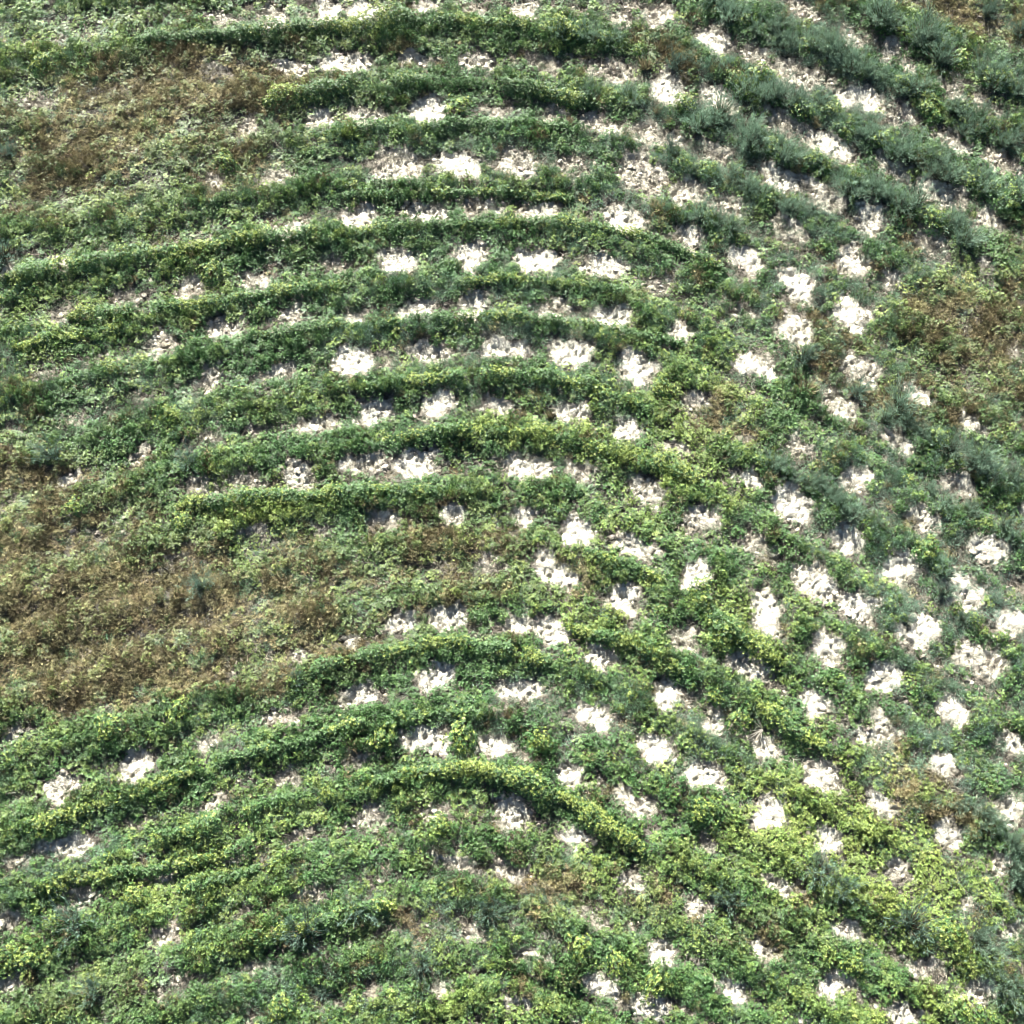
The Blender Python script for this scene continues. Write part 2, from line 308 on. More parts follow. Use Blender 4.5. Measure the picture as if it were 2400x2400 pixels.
GX = axis(-22.5, 22.5, .05, 260); GY = axis(-20.5, 26, .05, 260)
X, Y = np.meshgrid(GX, GY)
xf = X.ravel(); yf = Y.ravel(); zf = height(xf, yf)
px, py = to_photo(xf, yf, zf)
inside = (np.abs(xf) < 26) & (yf > -24) & (yf < 30)
bare_v = np.zeros_like(xf)
bare_v[inside] = bare_field(px[inside], py[inside])
bare_v[~inside] = .35 * fbm(xf[~inside] * .8, yf[~inside] * .8, 77)
# crumbly clods and small wash-outs, strongest where nothing covers the soil
r1 = fbm(xf * 5.5, yf * 5.5, 101, 3); r2 = np.abs(fbm(xf * 3.1, yf * 3.1, 111, 3) - .5) * 2
r3 = fbm(xf * 9, yf * 9, 131, 2)
ridge_v = np.zeros_like(xf); ridge_v[inside] = row_phase(px[inside], py[inside])[0]
zf = zf + ridge_v * .09
zf = zf + inside * ((r1 - .5) * .17 + (r3 - .5) * .06 - .18 * np.clip(.12 - r2, 0, 1) / .12) * (.35 + .65 * np.clip(1.3 - np.abs(bare_v - .45) * 1.4, 0, 1))
def grid_mesh(name, xs, ys, zs, nx, ny):
    me = bpy.data.meshes.new(name)
    v = np.stack([xs, ys, zs], 1).astype(np.float32)
    me.vertices.add(len(v)); me.vertices.foreach_set('co', v.ravel())
    i = np.arange(nx - 1); j = np.arange(ny - 1)
    I, J = np.meshgrid(i, j)
    a = (J * nx + I).ravel()
    f = np.stack([a, a + 1, a + 1 + nx, a + nx], 1).astype(np.int32)
    me.loops.add(f.size); me.loops.foreach_set('vertex_index', f.ravel())
    me.polygons.add(len(f)); me.polygons.foreach_set('loop_start', np.arange(0, f.size, 4, dtype=np.int32))
    me.update(calc_edges=True)
    me.polygons.foreach_set('use_smooth', np.ones(len(f), bool))
    return me
gm = grid_mesh('ground', xf, yf, zf, len(GX), len(GY))
at = gm.attributes.new('bare', 'FLOAT', 'POINT'); at.data.foreach_set('value', bare_v.astype(np.float32))
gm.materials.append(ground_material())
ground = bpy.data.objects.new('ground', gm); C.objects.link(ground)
ground['kind'] = 'structure'
ground['label'] = 'pale crumbly soil of the hillside with bare whitish patches between the plant rows'
ground['category'] = 'ground'

# ------------------------------------------------------------------ leaf geometry
def kites(P, D, N, Ln, Wd, fold=.25, at=.5):
    """one folded leaf at each P pointing along D, N = leaf normal"""
    D = D / np.linalg.norm(D, axis=1, keepdims=True)
    S = np.cross(D, N); S /= np.maximum(np.linalg.norm(S, axis=1, keepdims=True), 1e-6)
    U = np.cross(S, D)
    Ln = np.broadcast_to(Ln, (len(P),))[:, None]; Wd = np.broadcast_to(Wd, (len(P),))[:, None]
    mid = P + D * Ln * at
    a = P; t = P + D * Ln - U * Ln * .12
    l = mid + S * Wd * .5 + U * Wd * fold; r = mid - S * Wd * .5 + U * Wd * fold
    v = np.stack([a, r, t, l], 1).reshape(-1, 3)
    b = np.arange(len(P))[:, None] * 4
    f = np.concatenate([b + np.array([[0, 1, 2]]), b + np.array([[0, 2, 3]])], 1).reshape(-1, 3)
    return v, f

def sticks(A, B, ra, rb):
    """three-sided tapered stems from A to B"""
    D = B - A; D = D / np.maximum(np.linalg.norm(D, axis=1, keepdims=True), 1e-6)
    ref = np.where(np.abs(D[:, 2:3]) > .9, np.array([[1., 0, 0]]), np.array([[0., 0, 1]]))
    S = np.cross(D, ref); S /= np.linalg.norm(S, axis=1, keepdims=True); T = np.cross(D, S)
    ra = np.broadcast_to(ra, (len(A),))[:, None]; rb = np.broadcast_to(rb, (len(A),))[:, None]
    vs_ = []
    for k in range(3):
        q = S * cos(k * 2.0944) + T * sin(k * 2.0944)
        vs_ += [A + q * ra, B + q * rb]
    v = np.stack(vs_, 1).reshape(-1, 3)
    b = np.arange(len(A))[:, None] * 6
    fs = []
    for k in range(3):
        k2 = (k + 1) % 3
        fs += [b + np.array([[2 * k, 2 * k2, 2 * k2 + 1]]), b + np.array([[2 * k, 2 * k2 + 1, 2 * k + 1]])]
    return v, np.concatenate(fs, 1).reshape(-1, 3)

def bundle(A0, B, ra, rb):
    """tapered stems fanning out of one common root"""
    n = len(B); k3 = np.arange(3) * 2.0944
    ring = np.asarray(A0)[None] + np.stack([np.cos(k3), np.sin(k3), k3 * 0], 1) * ra
    tip = B[:, None] + np.stack([np.cos(k3), np.sin(k3), k3 * 0], 1)[None] * rb
    v = np.concatenate([ring, tip.reshape(-1, 3)])
    f = []
    for k in range(3):
        j = (k + 1) % 3
        b = 3 + 3 * np.arange(n)
        f += [np.stack([np.full(n, k), np.full(n, j), b + j], 1), np.stack([np.full(n, k), b + j, b + k], 1)]
    return v, np.stack(f, 1).reshape(-1, 3)

def join(parts):
    vs_, fs_, o = [], [], 0
    for v, f in parts:
        vs_.append(v); fs_.append(f + o); o += len(v)
    return np.concatenate(vs_), np.concatenate(fs_)

def tri_mesh(name, v, f, mat, tint=None, per=2, rs=R):
    me = bpy.data.meshes.new(name)
    v = np.asarray(v, np.float32); f = np.asarray(f, np.int32)
    me.vertices.add(len(v)); me.vertices.foreach_set('co', v.ravel())
    me.loops.add(f.size); me.loops.foreach_set('vertex_index', f.ravel())
    me.polygons.add(len(f)); me.polygons.foreach_set('loop_start', np.arange(0, f.size, 3, dtype=np.int32))
    me.update(calc_edges=True)
    if tint is None:
        tint = np.repeat(rs.rand((len(f) + per - 1) // per), per)[:len(f)]
    a = me.attributes.new('tint', 'FLOAT', 'FACE'); a.data.foreach_set('value', tint.astype(np.float32))
    me.materials.append(mat)
    return me

def unit(v):
    return v / np.maximum(np.linalg.norm(v, axis=-1, keepdims=True), 1e-6)

def rosettes(tips, dirs, n, ln, wd, spread, rs):
    """n leaves fanned round every tip"""
    m = len(tips)
    dirs = unit(dirs)
    ref = unit(rs.randn(m, 3)); S = unit(np.cross(dirs, ref)); T = np.cross(dirs, S)
    ang = (np.arange(n)[None] * 2 * math.pi / n + rs.rand(m, 1) * 6.28 + rs.uniform(-.3, .3, (m, n)))
    el = rs.uniform(spread[0], spread[1], (m, n))
    rad = S[:, None] * np.cos(ang)[..., None] + T[:, None] * np.sin(ang)[..., None]
    D = rad * np.cos(el)[..., None] + dirs[:, None] * np.sin(el)[..., None]
    Nn = dirs[:, None] * np.cos(el)[..., None] - rad * np.sin(el)[..., None]
    L = ln * rs.uniform(.65, 1.2, (m, n)); W = wd * rs.uniform(.75, 1.2, (m, n))
    P = np.repeat(tips[:, None], n, 1) + D * .006
    return kites(P.reshape(-1, 3), D.reshape(-1, 3), Nn.reshape(-1, 3), L.ravel(), W.ravel())

hidden = {}
def template(col, name, me):
    o = bpy.data.objects.new(name, me)
    if col not in hidden:
        hidden[col] = bpy.data.collections.new(col)
    hidden[col].objects.link(o)

def broad_clump(rs, nt=17, rad=.29, h=.32, ln=.070, wd=.029, mat=M_SCAT, n=6):
    r = rad * np.sqrt(rs.rand(nt)); a = rs.rand(nt) * 6.28
    z = h * (1 - .55 * (r / rad) ** 2) * rs.uniform(.65, 1.1, nt)
    tips = np.stack([r * np.cos(a), r * np.sin(a), z], 1)
    dirs = unit(np.stack([r / rad * .7 * np.cos(a), r / rad * .7 * np.sin(a), np.ones(nt)], 1) + rs.randn(nt, 3) * .25)
    parts = [rosettes(tips, dirs, n, ln, wd, (-.1, .75), rs)]
    low = tips[:9] * np.array([1.05, 1.05, .55]) + rs.randn(9, 3) * .03
    low[:, 2] = np.abs(low[:, 2])
    parts.append(rosettes(low, dirs[:9], 4, ln * 1.1, wd * 1.1, (-.3, .4), rs))
    st = sticks(np.stack([tips[:, 0] * .25, tips[:, 1] * .25, np.full(nt, -.05)], 1), tips, .006, .003)
    v, f = join(parts + [st])
    nl = nt * n * 2; nl2 = nt * 4 * 2
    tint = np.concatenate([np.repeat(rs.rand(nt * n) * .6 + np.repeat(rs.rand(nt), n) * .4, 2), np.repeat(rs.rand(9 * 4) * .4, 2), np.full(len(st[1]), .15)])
    return tri_mesh('clump', v, f, mat, tint)

def fine_clump(rs, nb=110, rad=.24, h=.32, ln=.10, wd=.016, mat=M_SCAT):
    r = rad * np.sqrt(rs.rand(nb)); a = rs.rand(nb) * 6.28
    z = h * (1 - .6 * (r / rad) ** 2) * rs.uniform(.15, 1.0, nb)
    P = np.stack([r * np.cos(a), r * np.sin(a), z], 1)
    D = unit(np.stack([np.cos(a) * r / rad, np.sin(a) * r / rad, np.full(nb, .7)], 1) + rs.randn(nb, 3) * .45)
    v, f = kites(P, D, unit(rs.randn(nb, 3) * .5 + np.array([[0, 0, 1.]])), ln * rs.uniform(.6, 1.3, nb), wd * rs.uniform(.7, 1.4, nb))
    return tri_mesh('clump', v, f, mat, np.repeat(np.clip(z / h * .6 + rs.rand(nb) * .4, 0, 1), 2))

def dry_clump(rs):
    nt = 12; rad = .27; h = .27
    r = rad * np.sqrt(rs.rand(nt)); a = rs.rand(nt) * 6.28
    tips = np.stack([r * np.cos(a), r * np.sin(a), h * rs.uniform(.4, 1.1, nt) * (1 - .4 * (r / rad) ** 2)], 1)
    dirs = unit(rs.randn(nt, 3) * .5 + np.array([[0, 0, 1.]]))
    p1 = rosettes(tips, dirs, 6, .075, .03, (-.6, .8), rs)
    nb = 26
    A = np.stack([rs.uniform(-.1, .1, nb), rs.uniform(-.1, .1, nb), np.full(nb, 0.)], 1)
    B = np.stack([rs.uniform(-.3, .3, nb), rs.uniform(-.3, .3, nb), rs.uniform(.08, .33, nb)], 1)
    p2 = sticks(A, B, .006, .003)
    v, f = join([p1, p2])
    tint = np.concatenate([np.repeat(rs.rand(nt * 6) * .8 + .0, 2), np.repeat(rs.rand(nb) * .5 + .5, 6)])
    return tri_mesh('clump', v, f, M_DRY, tint)

def twig_litter(rs):
    nb = 34
    c = rs.uniform(-.28, .28, (nb, 2)); a = rs.rand(nb) * 6.28; l = rs.uniform(.06, .22, nb)
    A = np.stack([c[:, 0], c[:, 1], rs.uniform(.0, .05, nb)], 1)
    B = A + np.stack([np.cos(a) * l, np.sin(a) * l, rs.uniform(-.02, .12, nb)], 1)
    v, f = sticks(A, B, .008, .004)
    return tri_mesh('twigs', v, f, M_DRY, np.repeat(rs.rand(nb), 6))

def clod(rs):
    import bmesh
    bm = bmesh.new(); bmesh.ops.create_icosphere(bm, subdivisions=2, radius=1)
    ph = rs.rand(3) * 6
    sc = rs.uniform(.7, 1.25, 3)
    for v in bm.verts:
        c = v.co
        k = 1 + .22 * sin(c.x * 3.1 + ph[0]) * cos(c.y * 2.7 + ph[1]) + .15 * sin(c.z * 4.3 + ph[2]) + rs.uniform(-.09, .09)
        v.co = (c.x * k * sc[0], c.y * k * sc[1], c.z * k * .6 * sc[2])
    me = bpy.data.meshes.new('clod'); bm.to_mesh(me); bm.free()
    me.materials.append(M_CLOD)
    return me

M_CLOD = soil_clod_material()
for k in range(6):
    rs = np.random.RandomState(100 + k)
    template('broad', 'clump_%d' % k, broad_clump(rs))
    template('fine', 'clump_f%d' % k, fine_clump(rs))
    template('dry', 'clump_d%d' % k, dry_clump(rs))
    template('twigs', 'twig_%d' % k, twig_litter(rs))
    template('clods', 'clod_%d' % k, clod(rs))

def scatter(name, col, P, rot, scl, color, label, cat):
    n = len(P)
    me = bpy.data.meshes.new(name)
    me.vertices.add(n); me.vertices.foreach_set('co', P.astype(np.float32).ravel())
    def att(nm, t, key, d):
        a = me.attributes.new(nm, t, 'POINT'); a.data.foreach_set(key, d)
    att('rot', 'FLOAT_VECTOR', 'vector', rot.astype(np.float32).ravel())
    att('scl', 'FLOAT_VECTOR', 'vector', scl.astype(np.float32).ravel())
    att('pick', 'INT', 'value', R.randint(0, 6, n).astype(np.int32))
    att('col', 'FLOAT_COLOR', 'color', np.concatenate([color, np.ones((n, 1))], 1).astype(np.float32).ravel())
    o = bpy.data.objects.new(name, me); C.objects.link(o)
    ng = bpy.data.node_groups.new(name, 'GeometryNodeTree')
    ng.interface.new_socket('Geometry', in_out='INPUT', socket_type='NodeSocketGeometry')
    ng.interface.new_socket('Geometry', in_out='OUTPUT', socket_type='NodeSocketGeometry')
    gi = ng.nodes.new('NodeGroupInput'); go = ng.nodes.new('NodeGroupOutput')
    ci = ng.nodes.new('GeometryNodeCollectionInfo'); ci.inputs['Collection'].default_value = hidden[col]
    ci.inputs['Separate Children'].default_value = True; ci.inputs['Reset Children'].default_value = True
    ip = ng.nodes.new('GeometryNodeInstanceOnPoints'); ip.inputs['Pick Instance'].default_value = True
    def na(nm, t):
        q = ng.nodes.new('GeometryNodeInputNamedAttribute'); q.data_type = t; q.inputs['Name'].default_value = nm
        return [s for s in q.outputs if s.enabled and s.name == 'Attribute'][0]
    e2r = ng.nodes.new('FunctionNodeEulerToRotation')
    L = ng.links.new
    L(na('rot', 'FLOAT_VECTOR'), e2r.inputs[0]); L(e2r.outputs[0], ip.inputs['Rotation'])
    L(na('scl', 'FLOAT_VECTOR'), ip.inputs['Scale']); L(na('pick', 'INT'), ip.inputs['Instance Index'])
    L(gi.outputs[0], ip.inputs['Points']); L(ci.outputs[0], ip.inputs['Instance']); L(ip.outputs[0], go.inputs[0])
    md = o.modifiers.new('scatter', 'NODES'); md.node_group = ng
    o['kind'] = 'stuff'; o['label'] = label; o['category'] = cat
    return o

# ------------------------------------------------------------------ ground cover
def jitter(step):
    gx = np.arange(-22, 22, step); gy = np.arange(-20, 25.5, step)
    x, y = np.meshgrid(gx, gy)
    x = x.ravel() + R.uniform(-.6, .6, x.size) * step; y = y.ravel() + R.uniform(-.6, .6, y.size) * step
    z = height(x, y); px, py = to_photo(x, y, z)
    k = (px > -260) & (px < 2660) & (py > -260) & (py < 2660)
    return x[k], y[k], z[k], px[k], py[k]

def mixc(a, b, t):
    return np.array(a)[None] * (1 - t[:, None]) + np.array(b)[None] * t[:, None]

x, y, z, px, py = jitter(.205)
bare = bare_field(px, py)
br = region(px, py, BROWN); ye = region(px, py, YELLOW); bl = region(px, py, BLUE)
ph, _ = row_phase(px, py)
cl = fbm(x * 1.1, y * 1.1, 201, 3)            # clumpiness
cl2 = fbm(x * .5, y * .5, 211, 3)
keep = R.rand(len(x)) > np.clip(bare * 1.6 - .06 + .7 * np.clip(.42 - cl, 0, 1) / .42 + .12 * (1 - ph) ** 2 * (1 - br), 0, 1)
x, y, z, px, py, bare, br, ye, bl, cl, cl2, ph = [q[keep] for q in (x, y, z, px, py, bare, br, ye, bl, cl, cl2, ph)]
# the planted lines themselves: taller clumps set close together along every crest
lx, ly, lh = [], [], []
for y0 in RIDGES:
    t = np.arange(-220, 2150, 5.8)
    t = t + R.uniform(-4, 4, t.size)
    yy = y0 + row_drop(t, np.full(t.size, y0)) + R.normal(0, 4.2, t.size) - 11 * (fbm(t * 1.242 / 120, (y0 + t * 0) * 1.242 / 120, 71, 2) - .5)
    lx.append(t / .805); ly.append(yy / .805); lh.append(np.ones(t.size))
for y0, y1 in zip(RIDGES[:-1], RIDGES[1:]):        # thinner secondary rows at the foot and the head of each bank
    for q in (.27, .74):
        t = np.arange(-220, 2150, 7.5); t = t + R.uniform(-4, 4, t.size)
        ym = y0 + (y1 - y0) * (q + .05 * (fbm(t / 160, t * 0 + y0, 73, 2) - .5))
        yy = ym + row_drop(t, np.full(t.size, ym * 1.0)) + R.normal(0, 2.6, t.size) - 11 * (fbm(t * 1.242 / 120, (y0 + t * 0) * 1.242 / 120, 71, 2) - .5)
        lx.append(t / .805); ly.append(yy / .805); lh.append(np.full(t.size, .45))
lx = np.concatenate(lx); ly = np.concatenate(ly); lh = np.concatenate(lh)
k = (ly > -260) & (ly < 2660); lx, ly, lh = lx[k], ly[k], lh[k]
gx_, gy_, gz_ = to_ground(lx, ly)
lb = patch_field(lx, ly); lbr = region(lx, ly, BROWN)
k = (R.rand(lx.size) > lb * 1.5) & (R.rand(lx.size) > .75 * lbr) & (fbm(gx_ * .45, gy_ * .9, 231, 2) + R.normal(0, .07, lx.size) > np.where(lx < 900, .42, .46))
nl = int(k.sum())
line = np.r_[np.zeros(len(x)), lh[k]]
x = np.r_[x, gx_[k]]; y = np.r_[y, gy_[k]]; z = np.r_[z, gz_[k]]
px = np.r_[px, lx[k]]; py = np.r_[py, ly[k]]
bare = np.r_[bare, lb[k]]; br = np.r_[br, lbr[k]]; ye = np.r_[ye, region(lx[k], ly[k], YELLOW)]; bl = np.r_[bl, region(lx[k], ly[k], BLUE)]
cl = np.r_[cl, fbm(gx_[k] * 1.1, gy_[k] * 1.1, 201, 3)]; cl2 = np.r_[cl2, fbm(gx_[k] * .5, gy_[k] * .5, 211, 3)]; ph = np.r_[ph, row_phase(lx[k], ly[k])[0]]
z = z + ph * .09
n = len(x)
u = R.rand(n)
pb = np.clip(br * 1.28 - .20 + (cl - .5) * 1.7, 0.01, .85)
pf = np.clip(.24 + bl * .6 - ye * .3 + (cl2 - .5) * .9, .04, .8)
kind = np.where(u < pb, 2, np.where(R.rand(n) < pf, 1, 0))
flat = region(px, py, [(450,1800,700,190,0,1),(1250,1800,600,200,0,.8),(1650,650,300,200,30,.5)])
hgt = (.55 + 1.5 * (cl - .3)) * R.uniform(.6, 1.45, n) * (1 - .55 * bare) * (.66 + .42 * ph * (1 - .5 * br) * (1 - .6 * flat) + .22 * flat) + line * R.uniform(.0, .54, n) * (1 - .6 * flat) * (1 - .6 * br)
wid = .86 * R.uniform(.65, 1.25, n) * (1 - .4 * bare) * (1 - .22 * line)
rot = np.stack([R.normal(0, .16, n), R.normal(0, .16, n), R.rand(n) * 6.28], 1)
scl = np.stack([wid, wid, hgt], 1)
P = np.stack([x, y, z - .02], 1)
def jit(c, a=.2):
    return np.clip(c * (1 + R.uniform(-a, a, (len(c), 1))) * (1 + R.uniform(-.06, .06, c.shape)), .003, 1)
k = kind == 0
yl = np.clip(ye[k] * .9 + (cl2[k] - .42) * 1.6 + .15 * line[k] + R.normal(0, .34, k.sum()), 0, 1)
c0 = mixc((.058, .128, .036), (.198, .268, .064), yl)
c0 = c0 * (1 - .6 * np.clip(br[k], 0, 1)[:, None]) + .6 * np.clip(br[k], 0, 1)[:, None] * np.array([[.19, .18, .07]])
scatter('broadleaf_ground_cover', 'broad', P[k], rot[k], scl[k], jit(c0), 'low green and yellow-green broad-leaved plants covering the slope', 'ground cover')
k = kind == 1
c1 = mixc((.098, .182, .084), (.148, .228, .160), np.clip(bl[k] + R.normal(0, .25, k.sum()), 0, 1))
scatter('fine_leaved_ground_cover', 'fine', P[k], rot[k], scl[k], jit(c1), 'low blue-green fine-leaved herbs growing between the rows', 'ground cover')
k = kind == 2
c2 = mixc((.104, .090, .046), (.285, .258, .132), np.clip(R.rand(k.sum()) * 1.2 - .2 + (cl2[k] - .5), 0, 1))
scatter('dry_brown_ground_cover', 'dry', P[k], rot[k], scl[k], jit(c2), 'withered brown plants with curled dry leaves in wide drifts', 'ground cover')

x, y, z, px, py = jitter(.30)
bare = bare_field(px, py)
bl_ = region(px, py, BLUE)
k = R.rand(len(x)) < np.clip(.30 + .45 * bl_ + .9 * np.exp(-((bare - .4) / .22) ** 2) - .9 * (bare > .8), 0, 1)
x, y, z = x[k], y[k], z[k]; n = len(x)
scatter('dry_twig_litter', 'twigs', np.stack([x, y, z], 1), np.stack([R.normal(0, .1, n), R.normal(0, .1, n), R.rand(n) * 6.28], 1),
        np.repeat(R.uniform(.6, 1.2, (n, 1)), 3, 1), jit(mixc((.11, .10, .085), (.33, .30, .225), R.rand(n))), 'grey and straw-coloured dead twigs lying round the bare patches', 'twigs')
x, y, z, px, py = jitter(.17)
bare = bare_field(px, py)
k = R.rand(len(x)) < np.clip(.06 + .85 * np.exp(-((bare - .5) / .28) ** 2) - .25 * (bare > .9), 0, 1)
x, y, z, bare = x[k], y[k], z[k], bare[k]; n = len(x)
s = .022 + .085 * R.rand(n) ** 3
scatter('soil_clods', 'clods', np.stack([x, y, z + s * .15], 1), np.stack([R.normal(0, .3, n), R.normal(0, .3, n), R.rand(n) * 6.28], 1),
        np.repeat(s[:, None], 3, 1), jit(mixc((.17, .15, .11), (.40, .37, .29), np.clip(bare * 1.1 + R.normal(0, .15, n), 0, 1)), .1), 'pale crumbs and clods of dry soil strewn over the bare patches', 'clods')

# ------------------------------------------------------------------ shrubs and hedges
def thing(name, label, cat, loc=(0, 0, 0), group=None):
    o = bpy.data.objects.new(name, None); C.objects.link(o)
    o.empty_display_size = .2
    o.location = loc
    o['label'] = label; o['category'] = cat
    if group:
        o['group'] = group
    return o

def part(name, me, parent, color=(1, 1, 1)):
    o = bpy.data.objects.new(name, me); C.objects.link(o)
    o.parent = parent
    o.color = (*color, 1)
    return o

GREEN = (.058, .124, .034)
LIME = (.176, .232, .048)

def split_leafy(tips, dirs, shoots, ln, wd, rs, n=6):
    f = rosettes(tips[~shoots], dirs[~shoots], n, ln, wd, (-.15, .8), rs)
    s = rosettes(tips[shoots], dirs[shoots], n, ln * .95, wd, (.0, .9), rs) if shoots.any() else None
    return f, s

def hedge(label, pts, width, hgt, lime, name='contour_hedge', color=GREEN, seed=0, dens=1.0, gaps=.22):
    rs = np.random.RandomState(900 + seed)
    pts = np.array(pts, float) * (2400 / 1932.0)
    gx, gy, gz = to_ground(pts[:, 0], pts[:, 1])
    # smooth path along the ground
    seg = np.r_[0, np.cumsum(np.hypot(np.diff(gx), np.diff(gy)))]
    Lh = seg[-1]
    def path(t):
        xx = np.interp(t, seg, gx); yy = np.interp(t, seg, gy)
        d = .8
        xx = (np.interp(t - d, seg, gx) + 2 * xx + np.interp(t + d, seg, gx)) / 4
        yy = (np.interp(t - d, seg, gy) + 2 * yy + np.interp(t + d, seg, gy)) / 4
        return xx, yy
    n = int(Lh * 300 * dens * width)
    width *= .66; hgt *= .82
    t = rs.rand(n) * Lh
    # the outline swells and thins from bush to bush
    env = .35 + 1.0 * vnoise(t / .62, t * 0 + seed * 3.7, 5) * (.35 + .95 * vnoise(t / 2.1, t * 0 + seed, 9))
    endf = np.clip(np.minimum(t, Lh - t) / .7, .35, 1)
    env = env * endf
    th = rs.uniform(0, math.pi, n)
    rr = np.where(rs.rand(n) < .7, rs.uniform(.85, 1.05, n), rs.uniform(.3, .9, n))
    gap = vnoise(t / 1.5, t * 0 + seed * 2.3, 13) > gaps
    off = np.cos(th) * rr * width * .5 * env + width * .45 * (vnoise(t / .8, t * 0 + seed * 5.1, 15) - .5)
    hz = np.sin(th) * rr * hgt * env * (.75 + .5 * vnoise(t / .35, off / .3 + seed, 19)) + rs.uniform(0, .06, n)
    xx, yy = path(t); x2, y2 = path(np.minimum(t + .2, Lh)); x1, y1 = path(np.maximum(t - .2, 0))
    tx = x2 - x1; ty = y2 - y1; q = np.hypot(tx, ty) + 1e-6; tx /= q; ty /= q
    X = xx - ty * off; Y = yy + tx * off
    Z = height(X, Y) + hz + .07
    ox, oy, _ = gx.mean(), gy.mean(), 0
    oz = float(height(np.array([ox]), np.array([oy]))[0])
    tips = np.stack([X - ox, Y - oy, Z - oz], 1) + rs.randn(n, 3) * np.where(rs.rand(n, 1) < .15, .13, .055)
    dirs = unit(np.stack([-ty * np.cos(th), tx * np.cos(th), np.sin(th) + .35], 1) + rs.randn(n, 3) * .3)
    patchy = fbm(t / .8 + seed * 11, off * 1.2 + 40, 17, 2)
    shoots = (np.sin(th) > .45) & (rr > .84) & (patchy + rs.normal(0, .10, n) < .25 + .37 * lime)
    tips, dirs, shoots = tips[gap], dirs[gap], shoots[gap]
    root = thing(name, label, 'hedge', (ox, oy, oz), 'leafy hedges planted along the contours')
    f, s = split_leafy(tips, dirs, shoots, .068, .031, rs)
    ns = int(Lh * 7)
    t = rs.rand(ns) * Lh; xx, yy = path(t)
    A = np.stack([xx - ox + rs.normal(0, .06, ns), yy - oy + rs.normal(0, .06, ns), height(xx, yy) - oz - .05], 1)
    B = A + np.stack([rs.normal(0, .18, ns), rs.normal(0, .18, ns), rs.uniform(.5, .85, ns) * hgt], 1)
    st = sticks(A, B, .018, .007)
    v, fa = join([f, st])
    me = tri_mesh('foliage', v, fa, M_OBJ, rs=rs)
    me.materials.append(M_STEM)
    mi = np.zeros(len(fa), np.int32); mi[len(f[1]):] = 1
    me.polygons.foreach_set('material_index', mi)
    part('foliage', me, root, np.array(color) * rs.uniform(.9, 1.1))
    if s is not None:
        part('young_leaves', tri_mesh('young_leaves', s[0], s[1], M_OBJ, rs=rs), root, np.array(LIME) * rs.uniform(.85, 1.1))
    return root

